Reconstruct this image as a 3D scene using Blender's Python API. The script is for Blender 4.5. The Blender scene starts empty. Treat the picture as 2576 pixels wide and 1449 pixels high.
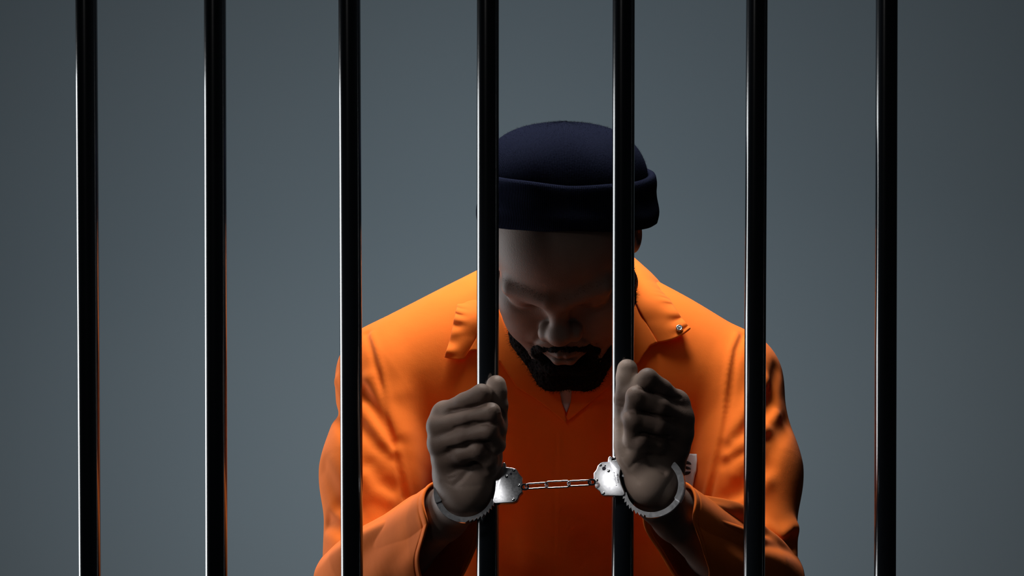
import bpy, bmesh, math, os
import numpy as np
from mathutils import Vector, Matrix

C = bpy.context.scene.collection
SC = bpy.context.scene
DR = float(os.environ.get('MESH_COARSE', '1'))      # 1 = full mesh detail
f4 = np.float32

# ------------------------------------------------------------------ camera
FPX = 6082.0                       # focal length in pixels of the 2576 px wide frame
CAM = np.array([0.0, -2.43, 1.535])
TILT = math.radians(1.54)
FWD = np.array([0.0, math.cos(TILT), -math.sin(TILT)])
UPV = np.array([0.0, math.sin(TILT), math.cos(TILT)])
RGT = np.array([1.0, 0.0, 0.0])
cam = bpy.data.cameras.new('camera')
camo = bpy.data.objects.new('camera', cam)
C.objects.link(camo)
cam.sensor_width = 36.0
cam.lens = 36.0 * FPX / 2576.0
cam.clip_end = 50
camo.location = CAM
camo.rotation_euler = (math.radians(90) - TILT, 0, 0)
SC.camera = camo

def ray(px, py):
    return FWD + RGT * ((px - 1288.0) / FPX) + UPV * ((724.5 - py) / FPX)

def P(px, py, Y):
    """point of the world seen at a pixel at depth plane y = Y"""
    d = ray(px, py)
    return CAM + d * ((Y - CAM[1]) / d[1])

def RR(n, Y):
    """length of n pixels at depth Y"""
    return n * (Y - CAM[1]) / FPX

# ------------------------------------------------------------------ exposure, world, lights
SC.view_settings.view_transform = 'Standard'
SC.view_settings.look = 'None'
SC.view_settings.exposure = 0.0
SC.view_settings.gamma = 1.0
SC.view_settings.use_curve_mapping = False
SC.cycles.use_denoising = True
SC.cycles.max_bounces = 6

W = bpy.data.worlds.new('world')
SC.world = W
W.use_nodes = True
W.node_tree.nodes['Background'].inputs['Color'].default_value = (0.5, 0.65, 0.8, 1)
W.node_tree.nodes['Background'].inputs['Strength'].default_value = 0.004

def area(name, loc, target, sx, sy, power, col=(1, 1, 1), spread=180):
    l = bpy.data.lights.new(name, 'AREA')
    l.shape = 'RECTANGLE'
    l.size, l.size_y = sx, sy
    l.energy = power
    l.color = col
    l.spread = math.radians(spread)
    o = bpy.data.objects.new(name, l)
    C.objects.link(o)
    o.location = loc
    d = Vector(target) - Vector(loc)
    o.rotation_euler = d.to_track_quat('-Z', 'Y').to_euler()
    return o

area('overhead_light', (0.00, 0.27, 2.15), (0.06, 0.31, 1.5), 0.45, 0.30, 8.4, (1.0, 0.97, 0.92), 140)
area('rim_light', (-1.15, 0.68, 1.20), (-0.2, 0.10, 1.30), 0.7, 1.1, 12.0, (0.93, 0.97, 1.0), 180)
area('front_light', (-1.00, -2.00, 2.35), (0.05, 0.0, 1.3), 0.25, 0.25, 0.95, (1.0, 0.97, 0.95), 140)
area('hand_light', (-0.85, -0.52, 1.95), (0.05, -0.04, 1.305), 0.25, 0.25, 0.082, (1.0, 0.96, 0.92), 16)  # added helper lamp: narrow beam to brighten the hands, not a fixture of the cell
area('wall_light', (-0.12, 0.70, 0.75), (-0.12, 2.2, 1.75), 0.4, 0.3, 8.7, (0.78, 0.92, 1.0), 140)

# ------------------------------------------------------------------ materials
def new_mat(name):
    m = bpy.data.materials.new(name)
    m.use_nodes = True
    nt = m.node_tree
    return m, nt, nt.nodes['Principled BSDF']

def setp(b, **k):
    for n, v in k.items():
        n = n.replace('_', ' ')
        if n in b.inputs:
            b.inputs[n].default_value = v

def noise_bump(nt, b, scale, strength, dist=0.001, detail=4, coord='Object'):
    tc = nt.nodes.new('ShaderNodeTexCoord')
    n = nt.nodes.new('ShaderNodeTexNoise')
    n.inputs['Scale'].default_value = scale
    n.inputs['Detail'].default_value = detail
    bp = nt.nodes.new('ShaderNodeBump')
    bp.inputs['Strength'].default_value = strength
    bp.inputs['Distance'].default_value = dist
    nt.links.new(tc.outputs[coord], n.inputs['Vector'])
    nt.links.new(n.outputs['Fac'], bp.inputs['Height'])
    nt.links.new(bp.outputs['Normal'], b.inputs['Normal'])
    return tc, n, bp

def mix_color(nt, b, fac, c1, c2, lo=0.35, hi=0.65):
    r = nt.nodes.new('ShaderNodeValToRGB')
    r.color_ramp.elements[0].position = lo
    r.color_ramp.elements[1].position = hi
    r.color_ramp.elements[0].color = (*c1, 1)
    r.color_ramp.elements[1].color = (*c2, 1)
    nt.links.new(fac, r.inputs['Fac'])
    nt.links.new(r.outputs['Color'], b.inputs['Base Color'])

M = {}
def mk_wall(name, c1, c2):
    m, nt, b = new_mat(name)
    setp(b, Roughness=0.9, Specular_IOR_Level=0.2)
    tc, n, bp = noise_bump(nt, b, 60, 0.15, 0.001)
    n2 = nt.nodes.new('ShaderNodeTexNoise')
    n2.inputs['Scale'].default_value = 1.3
    nt.links.new(tc.outputs['Object'], n2.inputs['Vector'])
    mix_color(nt, b, n2.outputs['Fac'], c1, c2)
    return m
M['wall'] = mk_wall('grey_wall_paint', (0.215, 0.245, 0.265), (0.225, 0.252, 0.268))
M['floor'] = mk_wall('dark_concrete', (0.020, 0.022, 0.025), (0.028, 0.030, 0.032))
M['ceiling'] = mk_wall('dark_ceiling', (0.020, 0.022, 0.025), (0.024, 0.026, 0.03))

m, nt, b = new_mat('black_bar_paint')
setp(b, Base_Color=(0.006, 0.008, 0.011, 1), Roughness=0.16, IOR=2.3)
noise_bump(nt, b, 260, 0.05, 0.0003, 6)
M['bar'] = m

def mk_cloth(name, c1, c2):
    m, nt, b = new_mat(name)
    setp(b, Roughness=0.82, Specular_IOR_Level=0.12, Sheen_Weight=0.05, Sheen_Roughness=0.6)
    tc, n, bp = noise_bump(nt, b, 900, 0.14, 0.0006, 2)
    n2 = nt.nodes.new('ShaderNodeTexNoise')
    n2.inputs['Scale'].default_value = 28
    n2.inputs['Detail'].default_value = 5
    nt.links.new(tc.outputs['Object'], n2.inputs['Vector'])
    bp2 = nt.nodes.new('ShaderNodeBump')
    bp2.inputs['Strength'].default_value = 0.11
    bp2.inputs['Distance'].default_value = 0.006
    nt.links.new(n2.outputs['Fac'], bp2.inputs['Height'])
    nt.links.new(bp.outputs['Normal'], bp2.inputs['Normal'])
    nt.links.new(bp2.outputs['Normal'], b.inputs['Normal'])
    mix_color(nt, b, n2.outputs['Fac'], c1, c2, 0.2, 0.8)
    return m
M['orange'] = mk_cloth('orange_cotton', (0.88, 0.175, 0.016), (0.94, 0.195, 0.019))
M['white'] = mk_cloth('white_cotton', (0.62, 0.60, 0.62), (0.68, 0.66, 0.68))
M['shoe'] = mk_cloth('dark_canvas', (0.02, 0.02, 0.022), (0.03, 0.03, 0.032))

m, nt, b = new_mat('dark_skin')
setp(b, Roughness=0.56, Specular_IOR_Level=0.32)
tc, n, bp = noise_bump(nt, b, 420, 0.13, 0.0008, 5)
v = nt.nodes.new('ShaderNodeTexVoronoi')
v.inputs['Scale'].default_value = 900
nt.links.new(tc.outputs['Object'], v.inputs['Vector'])
bp2 = nt.nodes.new('ShaderNodeBump')
bp2.inputs['Strength'].default_value = 0.18
bp2.inputs['Distance'].default_value = 0.0005
nt.links.new(v.outputs['Distance'], bp2.inputs['Height'])
nt.links.new(bp.outputs['Normal'], bp2.inputs['Normal'])
nt.links.new(bp2.outputs['Normal'], b.inputs['Normal'])
n2 = nt.nodes.new('ShaderNodeTexNoise')
n2.inputs['Scale'].default_value = 30
nt.links.new(tc.outputs['Object'], n2.inputs['Vector'])
at = nt.nodes.new('ShaderNodeAttribute')
at.attribute_name = 'tone'
r1 = nt.nodes.new('ShaderNodeValToRGB')
r1.color_ramp.elements[0].position = 0.3; r1.color_ramp.elements[1].position = 0.7
r1.color_ramp.elements[0].color = (0.140, 0.096, 0.078, 1)
r1.color_ramp.elements[1].color = (0.168, 0.117, 0.095, 1)
nt.links.new(n2.outputs['Fac'], r1.inputs['Fac'])
mx = nt.nodes.new('ShaderNodeMix'); mx.data_type = 'RGBA'
nt.links.new(at.outputs['Fac'], mx.inputs['Factor'])
nt.links.new(r1.outputs['Color'], mx.inputs['A'])
mx.inputs['B'].default_value = (0.46, 0.35, 0.29, 1)      # paler palm skin
nt.links.new(mx.outputs['Result'], b.inputs['Base Color'])
M['skin'] = m

m, nt, b = new_mat('black_hair')
setp(b, Base_Color=(0.0035, 0.003, 0.003, 1), Roughness=0.8, Specular_IOR_Level=0.1)
noise_bump(nt, b, 700, 0.6, 0.002, 3)
M['hair'] = m

# knit: ribs follow the UVs (u around the hat, v up it)
m, nt, b = new_mat('navy_knit')
setp(b, Roughness=1.0, Specular_IOR_Level=0.0, Sheen_Weight=0.012, Sheen_Roughness=0.5)
b.inputs['Sheen Tint'].default_value = (0.25, 0.30, 0.55, 1)
uv = nt.nodes.new('ShaderNodeUVMap')
sp = nt.nodes.new('ShaderNodeSeparateXYZ')
nt.links.new(uv.outputs['UV'], sp.inputs['Vector'])
def math_node(op, a, bb=None):
    n = nt.nodes.new('ShaderNodeMath'); n.operation = op
    if hasattr(a, 'links') or hasattr(a, 'is_linked'): nt.links.new(a, n.inputs[0])
    else: n.inputs[0].default_value = a
    if bb is not None:
        if hasattr(bb, 'is_linked'): nt.links.new(bb, n.inputs[1])
        else: n.inputs[1].default_value = bb
    return n.outputs[0]
su = math_node('ABSOLUTE', math_node('SINE', math_node('MULTIPLY', sp.outputs['X'], math.pi * 300)))
sv = math_node('SINE', math_node('MULTIPLY', sp.outputs['Y'], 2 * math.pi * 85))
tc = nt.nodes.new('ShaderNodeTexCoord')
nn = nt.nodes.new('ShaderNodeTexNoise'); nn.inputs['Scale'].default_value = 500; nn.inputs['Detail'].default_value = 4
nt.links.new(tc.outputs['Object'], nn.inputs['Vector'])
hh = math_node('ADD', su, math_node('MULTIPLY', sv, 0.02))
hh = math_node('ADD', hh, math_node('MULTIPLY', nn.outputs['Fac'], 0.9))
bp = nt.nodes.new('ShaderNodeBump'); bp.inputs['Strength'].default_value = 0.75; bp.inputs['Distance'].default_value = 0.0012
nt.links.new(hh, bp.inputs['Height']); nt.links.new(bp.outputs['Normal'], b.inputs['Normal'])
mix_color(nt, b, hh, (0.0022, 0.0028, 0.0062), (0.0078, 0.0094, 0.0200), 0.3, 1.4)
M['knit'] = m

m, nt, b = new_mat('nickel_steel')
setp(b, Base_Color=(0.78, 0.80, 0.84, 1), Metallic=1.0, Roughness=0.30)
tc, n, bp = noise_bump(nt, b, 1500, 0.05, 0.0002, 3)
n2 = nt.nodes.new('ShaderNodeTexNoise'); n2.inputs['Scale'].default_value = 380; n2.inputs['Detail'].default_value = 6
nt.links.new(tc.outputs['Object'], n2.inputs['Vector'])
mr = nt.nodes.new('ShaderNodeMapRange')
mr.inputs['From Min'].default_value = 0.3; mr.inputs['From Max'].default_value = 0.7
mr.inputs['To Min'].default_value = 0.19; mr.inputs['To Max'].default_value = 0.25
nt.links.new(n2.outputs['Fac'], mr.inputs['Value']); nt.links.new(mr.outputs['Result'], b.inputs['Roughness'])
M['steel'] = m
m, nt, b = new_mat('dark_engraving')
setp(b, Base_Color=(0.012, 0.010, 0.03, 1), Roughness=0.6)
noise_bump(nt, b, 900, 0.1, 0.0002)
M['dark'] = m
m, nt, b = new_mat('black_ink')
setp(b, Base_Color=(0.008, 0.008, 0.012, 1), Roughness=0.8)
noise_bump(nt, b, 900, 0.2, 0.0002)
M['ink'] = m

# ------------------------------------------------------------------ object helpers
def link_mesh(name, V, F, mat, parent=None, smooth=True, uv=None):
    me = bpy.data.meshes.new(name)
    V = np.asarray(V, dtype=np.float64)
    if isinstance(F, np.ndarray):
        n = len(F); k = F.shape[1]
        me.vertices.add(len(V)); me.vertices.foreach_set('co', V.astype(f4).ravel())
        me.loops.add(n * k); me.loops.foreach_set('vertex_index', F.astype(np.int32).ravel())
        me.polygons.add(n)
        me.polygons.foreach_set('loop_start', np.arange(0, n * k, k, dtype=np.int32))
        me.polygons.foreach_set('loop_total', np.full(n, k, dtype=np.int32))
        me.update(calc_edges=True); me.validate()
    else:
        me.from_pydata([tuple(v) for v in V], [], F)
        me.update()
    if smooth:
        me.polygons.foreach_set('use_smooth', np.ones(len(me.polygons), dtype=bool))
    if uv is not None:
        lay = me.uv_layers.new(name='UVMap')
        li = np.zeros(len(me.loops), dtype=np.int32); me.loops.foreach_get('vertex_index', li)
        if callable(uv): lay.data.foreach_set('uv', uv(li, me).astype(f4).ravel())
        else: lay.data.foreach_set('uv', np.asarray(uv, dtype=f4)[li].ravel())
    me.materials.append(M[mat])
    o = bpy.data.objects.new(name, me)
    C.objects.link(o)
    if parent is not None:
        o.parent = parent
        o.matrix_parent_inverse = Matrix.Translation(-world_loc(parent))
    return o

def world_loc(o):
    v = Vector(o.location)
    # all empties here are unrotated; children keep world-space vertices
    return v

def thing(name, label, cat, loc, group=None):
    o = bpy.data.objects.new(name, None)
    C.objects.link(o)
    o.empty_display_size = 0.05
    o.location = loc
    o['label'] = label; o['category'] = cat
    if group: o['group'] = group
    return o

def extrude(poly, depth, frame, bevel=0.0, seg=2, holes=None):
    """prism over a 2-D outline; frame = (origin, ex, ey, n); top face at +n*0, body below it by depth"""
    bm = bmesh.new()
    O, ex, ey, n = frame
    vs = [bm.verts.new(O + ex * x + ey * y) for x, y in poly]
    f = bm.faces.new(vs)
    r = bmesh.ops.extrude_face_region(bm, geom=[f])
    nv = [g for g in r['geom'] if isinstance(g, bmesh.types.BMVert)]
    bmesh.ops.translate(bm, verts=nv, vec=Vector(-n * depth))
    bmesh.ops.recalc_face_normals(bm, faces=bm.faces)
    if bevel > 0:
        es = [e for e in bm.edges if len(e.link_faces) == 2 and e.calc_face_angle(0) > 0.9]
        bmesh.ops.bevel(bm, geom=es, offset=bevel, segments=seg, affect='EDGES', profile=0.6)
    return bm

def bm_object(name, bm, mat, parent=None, smooth=False):
    me = bpy.data.meshes.new(name)
    bm.normal_update()
    bm.to_mesh(me); bm.free()
    if smooth: me.polygons.foreach_set('use_smooth', np.ones(len(me.polygons), dtype=bool))
    me.materials.append(M[mat])
    o = bpy.data.objects.new(name, me); C.objects.link(o)
    if parent is not None:
        o.parent = parent
        o.matrix_parent_inverse = Matrix.Translation(-world_loc(parent))
    return o

def shade_auto(o, ang=35):
    me = o.data
    me.polygons.foreach_set('use_smooth', np.ones(len(me.polygons), dtype=bool))
    bm = bmesh.new(); bm.from_mesh(me)
    for e in bm.edges:
        e.smooth = not (len(e.link_faces) == 2 and e.calc_face_angle(0) > math.radians(ang))
    bm.to_mesh(me); bm.free()

def box(name, lo, hi, mat, parent=None):
    x0, y0, z0 = lo; x1, y1, z1 = hi
    V = [(x0,y0,z0),(x1,y0,z0),(x1,y1,z0),(x0,y1,z0),(x0,y0,z1),(x1,y0,z1),(x1,y1,z1),(x0,y1,z1)]
    F = [(0,3,2,1),(4,5,6,7),(0,1,5,4),(1,2,6,5),(2,3,7,6),(3,0,4,7)]
    return link_mesh(name, V, F, mat, parent, smooth=False)

# ------------------------------------------------------------------ room
FZ = 0.0
WALL_Y = 2.2
for nm, lo, hi, mt in (('floor', (-3, -3.2, -0.1), (3, WALL_Y, 0), 'floor'),
                       ('ceiling', (-3, -3.2, 3.0), (3, WALL_Y, 3.1), 'ceiling'),
                       ('wall_back', (-3, WALL_Y, -0.1), (3, WALL_Y + 0.1, 3.1), 'wall')):
    box(nm, lo, hi, mt)['kind'] = 'structure'

# ------------------------------------------------------------------ the seven bars
BARS = [  # left edge, right edge at the top of the frame; the same at the bottom
    (190, 245, 199, 254, 'leftmost black steel cell bar with a thin bright left edge, nothing but wall beside it'),
    (513, 569, 517, 572, 'second black steel cell bar from the left, between the leftmost bar and the orange shoulder'),
    (851, 907, 858, 913, 'black steel cell bar crossing the shoulder and sleeve at the left of the photo'),
    (1200, 1255, 1199, 1255, 'black steel cell bar held by the left fist in the photo, at the left cheek'),
    (1541, 1597, 1538, 1594, 'black steel cell bar held by the right fist in the photo, at the right cheek'),
    (1877, 1931, 1870, 1924, 'black steel cell bar crossing the shoulder and sleeve at the right of the photo'),
    (2203, 2258, 2199, 2254, 'rightmost black steel cell bar, nothing but dark wall beside it')]
BAR_AX = []
for (a, b_, c, d, lab) in BARS:
    p0 = P((a + b_) / 2, 0, 0); p1 = P((c + d) / 2, 1449, 0)
    r = RR((b_ - a + d - c) / 4, 0)
    dx = (p0[0] - p1[0]) / (p0[2] - p1[2])
    def at(z): return np.array([p1[0] + dx * (z - p1[2]), 0.0, z])
    A, B = at(0.0), at(3.0)
    BAR_AX.append((A, B, r))
    n = 64; zs = np.linspace(0, 3, 31)
    V = []; F = []
    for i, z in enumerate(zs):
        c0 = at(z)
        for j in range(n):
            t = 2 * math.pi * j / n
            V.append((c0[0] + r * math.cos(t), c0[1] + r * math.sin(t), z))
    for i in range(len(zs) - 1):
        for j in range(n):
            F.append((i*n+j, i*n+(j+1) % n, (i+1)*n+(j+1) % n, (i+1)*n+j))
    F.append(tuple(reversed(range(n)))); F.append(tuple(range((len(zs)-1)*n, len(zs)*n)))
    o = link_mesh('prison_bar', V, F, 'bar')
    for pl in (o.data.polygons[-1], o.data.polygons[-2]): pl.use_smooth = False
    o['label'] = lab; o['category'] = 'bar'; o['group'] = 'vertical steel cell bars'

# ------------------------------------------------------------------ distance-field modelling
def rcone(a, b, ra, rb):
    a = np.asarray(a, f4); b = np.asarray(b, f4); ba = b - a; L2 = float(ba @ ba) + 1e-12
    def f(p):
        q = p - a
        t = np.clip((q @ ba) / L2, 0, 1)
        q = q - t[:, None] * ba
        return np.sqrt(np.einsum('ij,ij->i', q, q)) - (ra + (rb - ra) * t)
    c = (a + b) / 2
    return (f, c, float(np.sqrt(L2)) / 2 + max(ra, rb))

def ball(a, r): return rcone(a, np.asarray(a) + 1e-5, r, r)

def ell(c, r, R=None):
    c = np.asarray(c, f4); r = np.asarray(r, f4)
    Rm = None if R is None else np.asarray(R, f4)     # columns = local axes
    def f(p):
        q = p - c
        if Rm is not None: q = q @ Rm
        q1 = q / r; q2 = q / (r * r)
        k0 = np.sqrt(np.einsum('ij,ij->i', q1, q1)); k1 = np.sqrt(np.einsum('ij,ij->i', q2, q2)) + 1e-6
        return k0 * (k0 - 1) / k1
    return (f, c, float(r.max()))

BIG = f4(10.0)
def smin(a, b, k):
    h = np.maximum(k - np.abs(a - b), 0) / k
    return np.minimum(a, b) - h * h * k * 0.25

def bound_of(nodes):
    cs = np.array([n[1] for n in nodes]); lo = np.min([n[1] - n[2] for n in nodes], axis=0); hi = np.max([n[1] + n[2] for n in nodes], axis=0)
    return ((lo + hi) / 2).astype(f4), float(np.linalg.norm(hi - lo) / 2)

def active(n, p, m):
    """is the node near the block of points p (bounding spheres)"""
    c = p.mean(axis=0); R = float(np.sqrt(((p - c) ** 2).sum(1).max()))
    return float(np.linalg.norm(c - n[1])) < n[2] + R + m

class Blk:
    """bounding sphere of the block being sampled, worked out once"""
    c = None; R = 0.0; big = False

def near(n, m):
    if Blk.c is None: return True
    return float(np.linalg.norm(Blk.c - n[1])) < n[2] + Blk.R + m

def union(nodes, k, ks=None, margin=0.03):
    c, r = bound_of(nodes)
    def f(p):
        d = None
        for i, n in enumerate(nodes):
            if not near(n, margin + k): continue
            e = n[0](p)
            kk = k if ks is None else ks[i]
            d = e if d is None else smin(d, e, kk)
        if d is None: d = np.full(len(p), BIG, f4)
        return d
    return (f, c, r)

def subtract(base, cuts, k):
    def f(p):
        d = base[0](p)
        for n in cuts:
            if near(n, 0.03): d = -smin(-d, n[0](p), k)
        return d
    return (f, base[1], base[2])

def chain(pts, rad, k=0.004):
    return union([rcone(pts[i], pts[i+1], rad[i], rad[i+1]) for i in range(len(pts)-1)], k)

def polyd(pts):
    pts = [np.asarray(q, f4) for q in pts]
    lo = np.min(pts, axis=0); hi = np.max(pts, axis=0)
    def f(p):
        d = None
        for a, b in zip(pts[:-1], pts[1:]):
            ba = b - a; L2 = float(ba @ ba) + 1e-12
            q = p - a; t = np.clip((q @ ba) / L2, 0, 1); q = q - t[:, None] * ba
            e = np.einsum('ij,ij->i', q, q)
            d = e if d is None else np.minimum(d, e)
        return d
    return f, (lo + hi) / 2, float(np.linalg.norm(hi - lo) / 2)

def detail(base, marks):
    """marks = (world polyline, amplitude, width): + raises a ridge, - presses a groove"""
    ms = []
    for pts, amp, w in marks:
        f, c, r = polyd(pts); ms.append((f, c.astype(f4), r + 2.6 * w, amp, w))
    def g(p):
        d = base[0](p)
        for f, c, r, amp, w in ms:
            if near((None, c, r), 0.0): d = d - amp * np.exp(-f(p) / (w * w))
        return d
    return (g, base[1], base[2])

def vnoise(p, s, seed=0.0):
    q = p * s + seed
    i = np.floor(q).astype(np.int64); u = (q - i).astype(f4); u = u * u * (3 - 2 * u)
    def h(dx, dy, dz):
        n = ((i[:, 0] + dx) * 73856093) ^ ((i[:, 1] + dy) * 19349663) ^ ((i[:, 2] + dz) * 83492791)
        n = (n ^ (n >> 13)) * 1274126177
        return ((n & 0xffff) / 65535.0).astype(f4)
    r = 0
    for dx in (0, 1):
        wx = u[:, 0] if dx else 1 - u[:, 0]
        for dy in (0, 1):
            wy = u[:, 1] if dy else 1 - u[:, 1]
            for dz in (0, 1):
                wz = u[:, 2] if dz else 1 - u[:, 2]
                r = r + wx * wy * wz * h(dx, dy, dz)
    return r - 0.5

def trace(node, px, py, off=0.0, y0=-0.10, y1=0.75):
    """first point on the surface (at distance off from it) seen through a pixel"""
    Blk.c = None
    px = np.atleast_1d(np.asarray(px, float)); py = np.atleast_1d(np.asarray(py, float))
    off = np.broadcast_to(np.asarray(off, float), px.shape)
    d = FWD[None] + RGT[None] * ((px - 1288.0) / FPX)[:, None] + UPV[None] * ((724.5 - py) / FPX)[:, None]
    t = (y0 - CAM[1]) / d[:, 1]; tmax = (y1 - CAM[1]) / d[:, 1]
    for _ in range(90):
        p = (CAM[None] + d * t[:, None]).astype(f4)
        s = node[0](p) - off
        t = np.minimum(t + s * 0.8, tmax)
    hit = t < tmax - 1e-4
    return CAM[None] + d * t[:, None], hit

def mesh_sdf(node, lo, hi, h, B=20):
    h = h * DR
    lo = np.asarray(lo, float); hi = np.asarray(hi, float)
    N = np.ceil((hi - lo) / h / B).astype(int)
    S = h * B
    g = np.stack(np.meshgrid(*[np.arange(n) for n in N], indexing='ij'), -1).reshape(-1, 3)
    cen = (lo + (g + 0.5) * S).astype(f4)
    Blk.c = None
    d = np.concatenate([node[0](cen[i:i+60000]) for i in range(0, len(cen), 60000)])
    keep = g[np.abs(d) < S * 0.87 * 1.25 + 0.004]
    ax = np.arange(B + 1)
    loc = np.stack(np.meshgrid(ax, ax, ax, indexing='ij'), -1).reshape(-1, 3)
    NY, NZ = (N[1] + 1) * B + 3, (N[2] + 1) * B + 3
    keys = []; poss = []; quads = []
    cube = [(0,0,0),(1,0,0),(0,1,0),(1,1,0),(0,0,1),(1,0,1),(0,1,1),(1,1,1)]
    edges = [(0,1),(2,3),(4,5),(6,7),(0,2),(1,3),(4,6),(5,7),(0,4),(1,5),(2,6),(3,7)]
    for gb in keep:
        base = gb * B
        pts = (lo + (base + loc) * h).astype(f4)
        Blk.c = (lo + (base + B / 2) * h).astype(f4); Blk.R = S * 0.87
        v = node[0](pts).reshape(B+1, B+1, B+1)
        sgn = v < 0
        if not sgn.any() or sgn.all(): continue
        c8 = np.stack([sgn[a:a+B, b:b+B, c:c+B] for a, b, c in cube], -1)
        cnt = c8.sum(-1); I = np.argwhere((cnt > 0) & (cnt < 8))
        if len(I):
            vv = np.stack([v[I[:,0]+a, I[:,1]+b, I[:,2]+c] for a, b, c in cube], -1)
            acc = np.zeros((len(I), 3)); w = np.zeros(len(I))
            for e0, e1 in edges:
                a, b_ = vv[:, e0], vv[:, e1]
                m = (a < 0) != (b_ < 0)
                t = np.where(m, a / np.where(m, a - b_, 1), 0)
                pa = np.array(cube[e0]); pb = np.array(cube[e1])
                q = pa + t[:, None] * (pb - pa)
                acc += np.where(m[:, None], q, 0); w += m
            acc /= w[:, None]
            G = base + I
            keys.append((G[:,0] * NY + G[:,1]) * NZ + G[:,2])
            poss.append(lo + (G + acc) * h)
        for axis in range(3):
            sl0 = [slice(0, B)] * 3; sl1 = [slice(0, B)] * 3; sl1[axis] = slice(1, B + 1)
            s0 = sgn[tuple(sl0)]; s1 = sgn[tuple(sl1)]
            I = np.argwhere(s0 != s1)
            if not len(I): continue
            G = base + I; fl = s0[I[:,0], I[:,1], I[:,2]]
            u, w_ = [(1, 2), (2, 0), (0, 1)][axis]
            def K(du, dw):
                Q = G.copy(); Q[:, u] -= du; Q[:, w_] -= dw
                return np.where((Q < 0).any(1), -1, (Q[:,0] * NY + Q[:,1]) * NZ + Q[:,2])
            q = np.stack([K(1, 1), K(0, 1), K(0, 0), K(1, 0)], 1)
            q[~fl] = q[~fl][:, ::-1]
            quads.append(q)
    Blk.c = None
    keys = np.concatenate(keys); poss = np.concatenate(poss); quads = np.concatenate(quads)
    order = np.argsort(keys); keys = keys[order]; poss = poss[order]
    idx = np.searchsorted(keys, quads); idx = np.clip(idx, 0, len(keys) - 1)
    ok = (keys[idx] == quads).all(1)
    return poss, idx[ok]

def sheet(name, node, outline, off, thick, mat, parent, step=4.0, y0=-0.10):
    """cloth panel lying on a surface: a dense grid inside a pixel outline, dropped onto the surface, with real thickness"""
    poly = np.array(outline, float)
    bm = bmesh.new()
    n = len(poly); ring = []
    for i in range(n):
        a, b = poly[i], poly[(i+1) % n]
        k = max(1, int(np.hypot(*(b - a)) / step))
        for j in range(k): ring.append(a + (b - a) * j / k)
    ring = np.array(ring)
    (x0, y0_), (x1, y1_) = ring.min(0), ring.max(0)
    from mathutils.geometry import delaunay_2d_cdt
    gx, gy = np.meshgrid(np.arange(x0, x1, step), np.arange(y0_, y1_, step))
    gp = np.stack([gx.ravel(), gy.ravel()], 1)
    ins = np.zeros(len(gp), bool)
    for i in range(len(ring)):
        a, b = ring[i], ring[(i+1) % len(ring)]
        c = ((a[1] > gp[:,1]) != (b[1] > gp[:,1]))
        with np.errstate(divide='ignore', invalid='ignore'):
            xx = (b[0]-a[0]) * (gp[:,1]-a[1]) / (b[1]-a[1]) + a[0]
        ins ^= c & (gp[:,0] < xx)
    dmin = np.sqrt(((gp[:,None] - ring[None])**2).sum(-1)).min(1)
    gp = gp[ins & (dmin > step * 0.6)]
    allp = np.concatenate([ring, gp])
    res = delaunay_2d_cdt([Vector(q) for q in allp], [(i, (i+1) % len(ring)) for i in range(len(ring))], [], 1, 1e-4)
    V2 = np.array([[q.x, q.y] for q in res[0]]); F = [tuple(f) for f in res[2]]
    o_ = off(V2) if callable(off) else np.full(len(V2), off)
    V, hit = trace(node, V2[:,0], V2[:,1], o_, y0=y0)
    o = link_mesh(name, V, F, mat, parent)
    if thick > 0:
        md = o.modifiers.new('thickness', 'SOLIDIFY'); md.thickness = thick; md.offset = 0
    return o

def tm(node, pts, off=0.0):
    """polyline of pixels -> polyline on the surface"""
    pts = np.array(pts, float)
    out = []
    for i in range(len(pts) - 1):
        k = max(1, int(np.hypot(*(pts[i+1] - pts[i])) / 12))
        for j in range(k): out.append(pts[i] + (pts[i+1] - pts[i]) * j / k)
    out.append(pts[-1]); out = np.array(out)
    V, hit = trace(node, out[:,0], out[:,1], off)
    return V[hit] if hit.sum() > 1 else V

# ------------------------------------------------------------------ the person
person = thing('person', 'person in an orange jumpsuit and navy knit beanie, head bowed, gripping two bars', 'person', P(1412, 1200, 0.34) * np.array([1, 1, 0]))

# --- head, in its own frame (x right, y forward, z up of the face)
pitch = math.radians(44); yaw = math.radians(-8.0); roll = math.radians(1.0)
HC = P(1422, 632, 0.22)
Fv = np.array([math.sin(yaw) * math.cos(pitch), -math.cos(yaw) * math.cos(pitch), -math.sin(pitch)])
Xv = np.array([math.cos(yaw), math.sin(yaw), 0.0])
Uv = np.cross(Xv, Fv); Uv = -Uv if Uv[2] < 0 else Uv
Xv, Uv = Xv * math.cos(roll) + Uv * math.sin(roll), Uv * math.cos(roll) - Xv * math.sin(roll)
HB = np.stack([Xv, Fv, Uv], 1)          # local -> world
def hl(x, f, u): return HC + HB @ np.array([x, f, u])
HB4 = HB.astype(f4)
def he(c, r, rot=None):
    R = HB if rot is None else HB @ rot
    return ell(hl(*c), r, R)
def hr(a, b, ra, rb): return rcone(hl(*a), hl(*b), ra, rb)
def both(fn): return [fn(1), fn(-1)]
def rotz(a):
    c, s = math.cos(a), math.sin(a); return np.array([[c, -s, 0], [s, c, 0], [0, 0, 1.0]])
def rotx(a):
    c, s = math.cos(a), math.sin(a); return np.array([[1.0, 0, 0], [0, c, -s], [0, s, c]])

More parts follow.
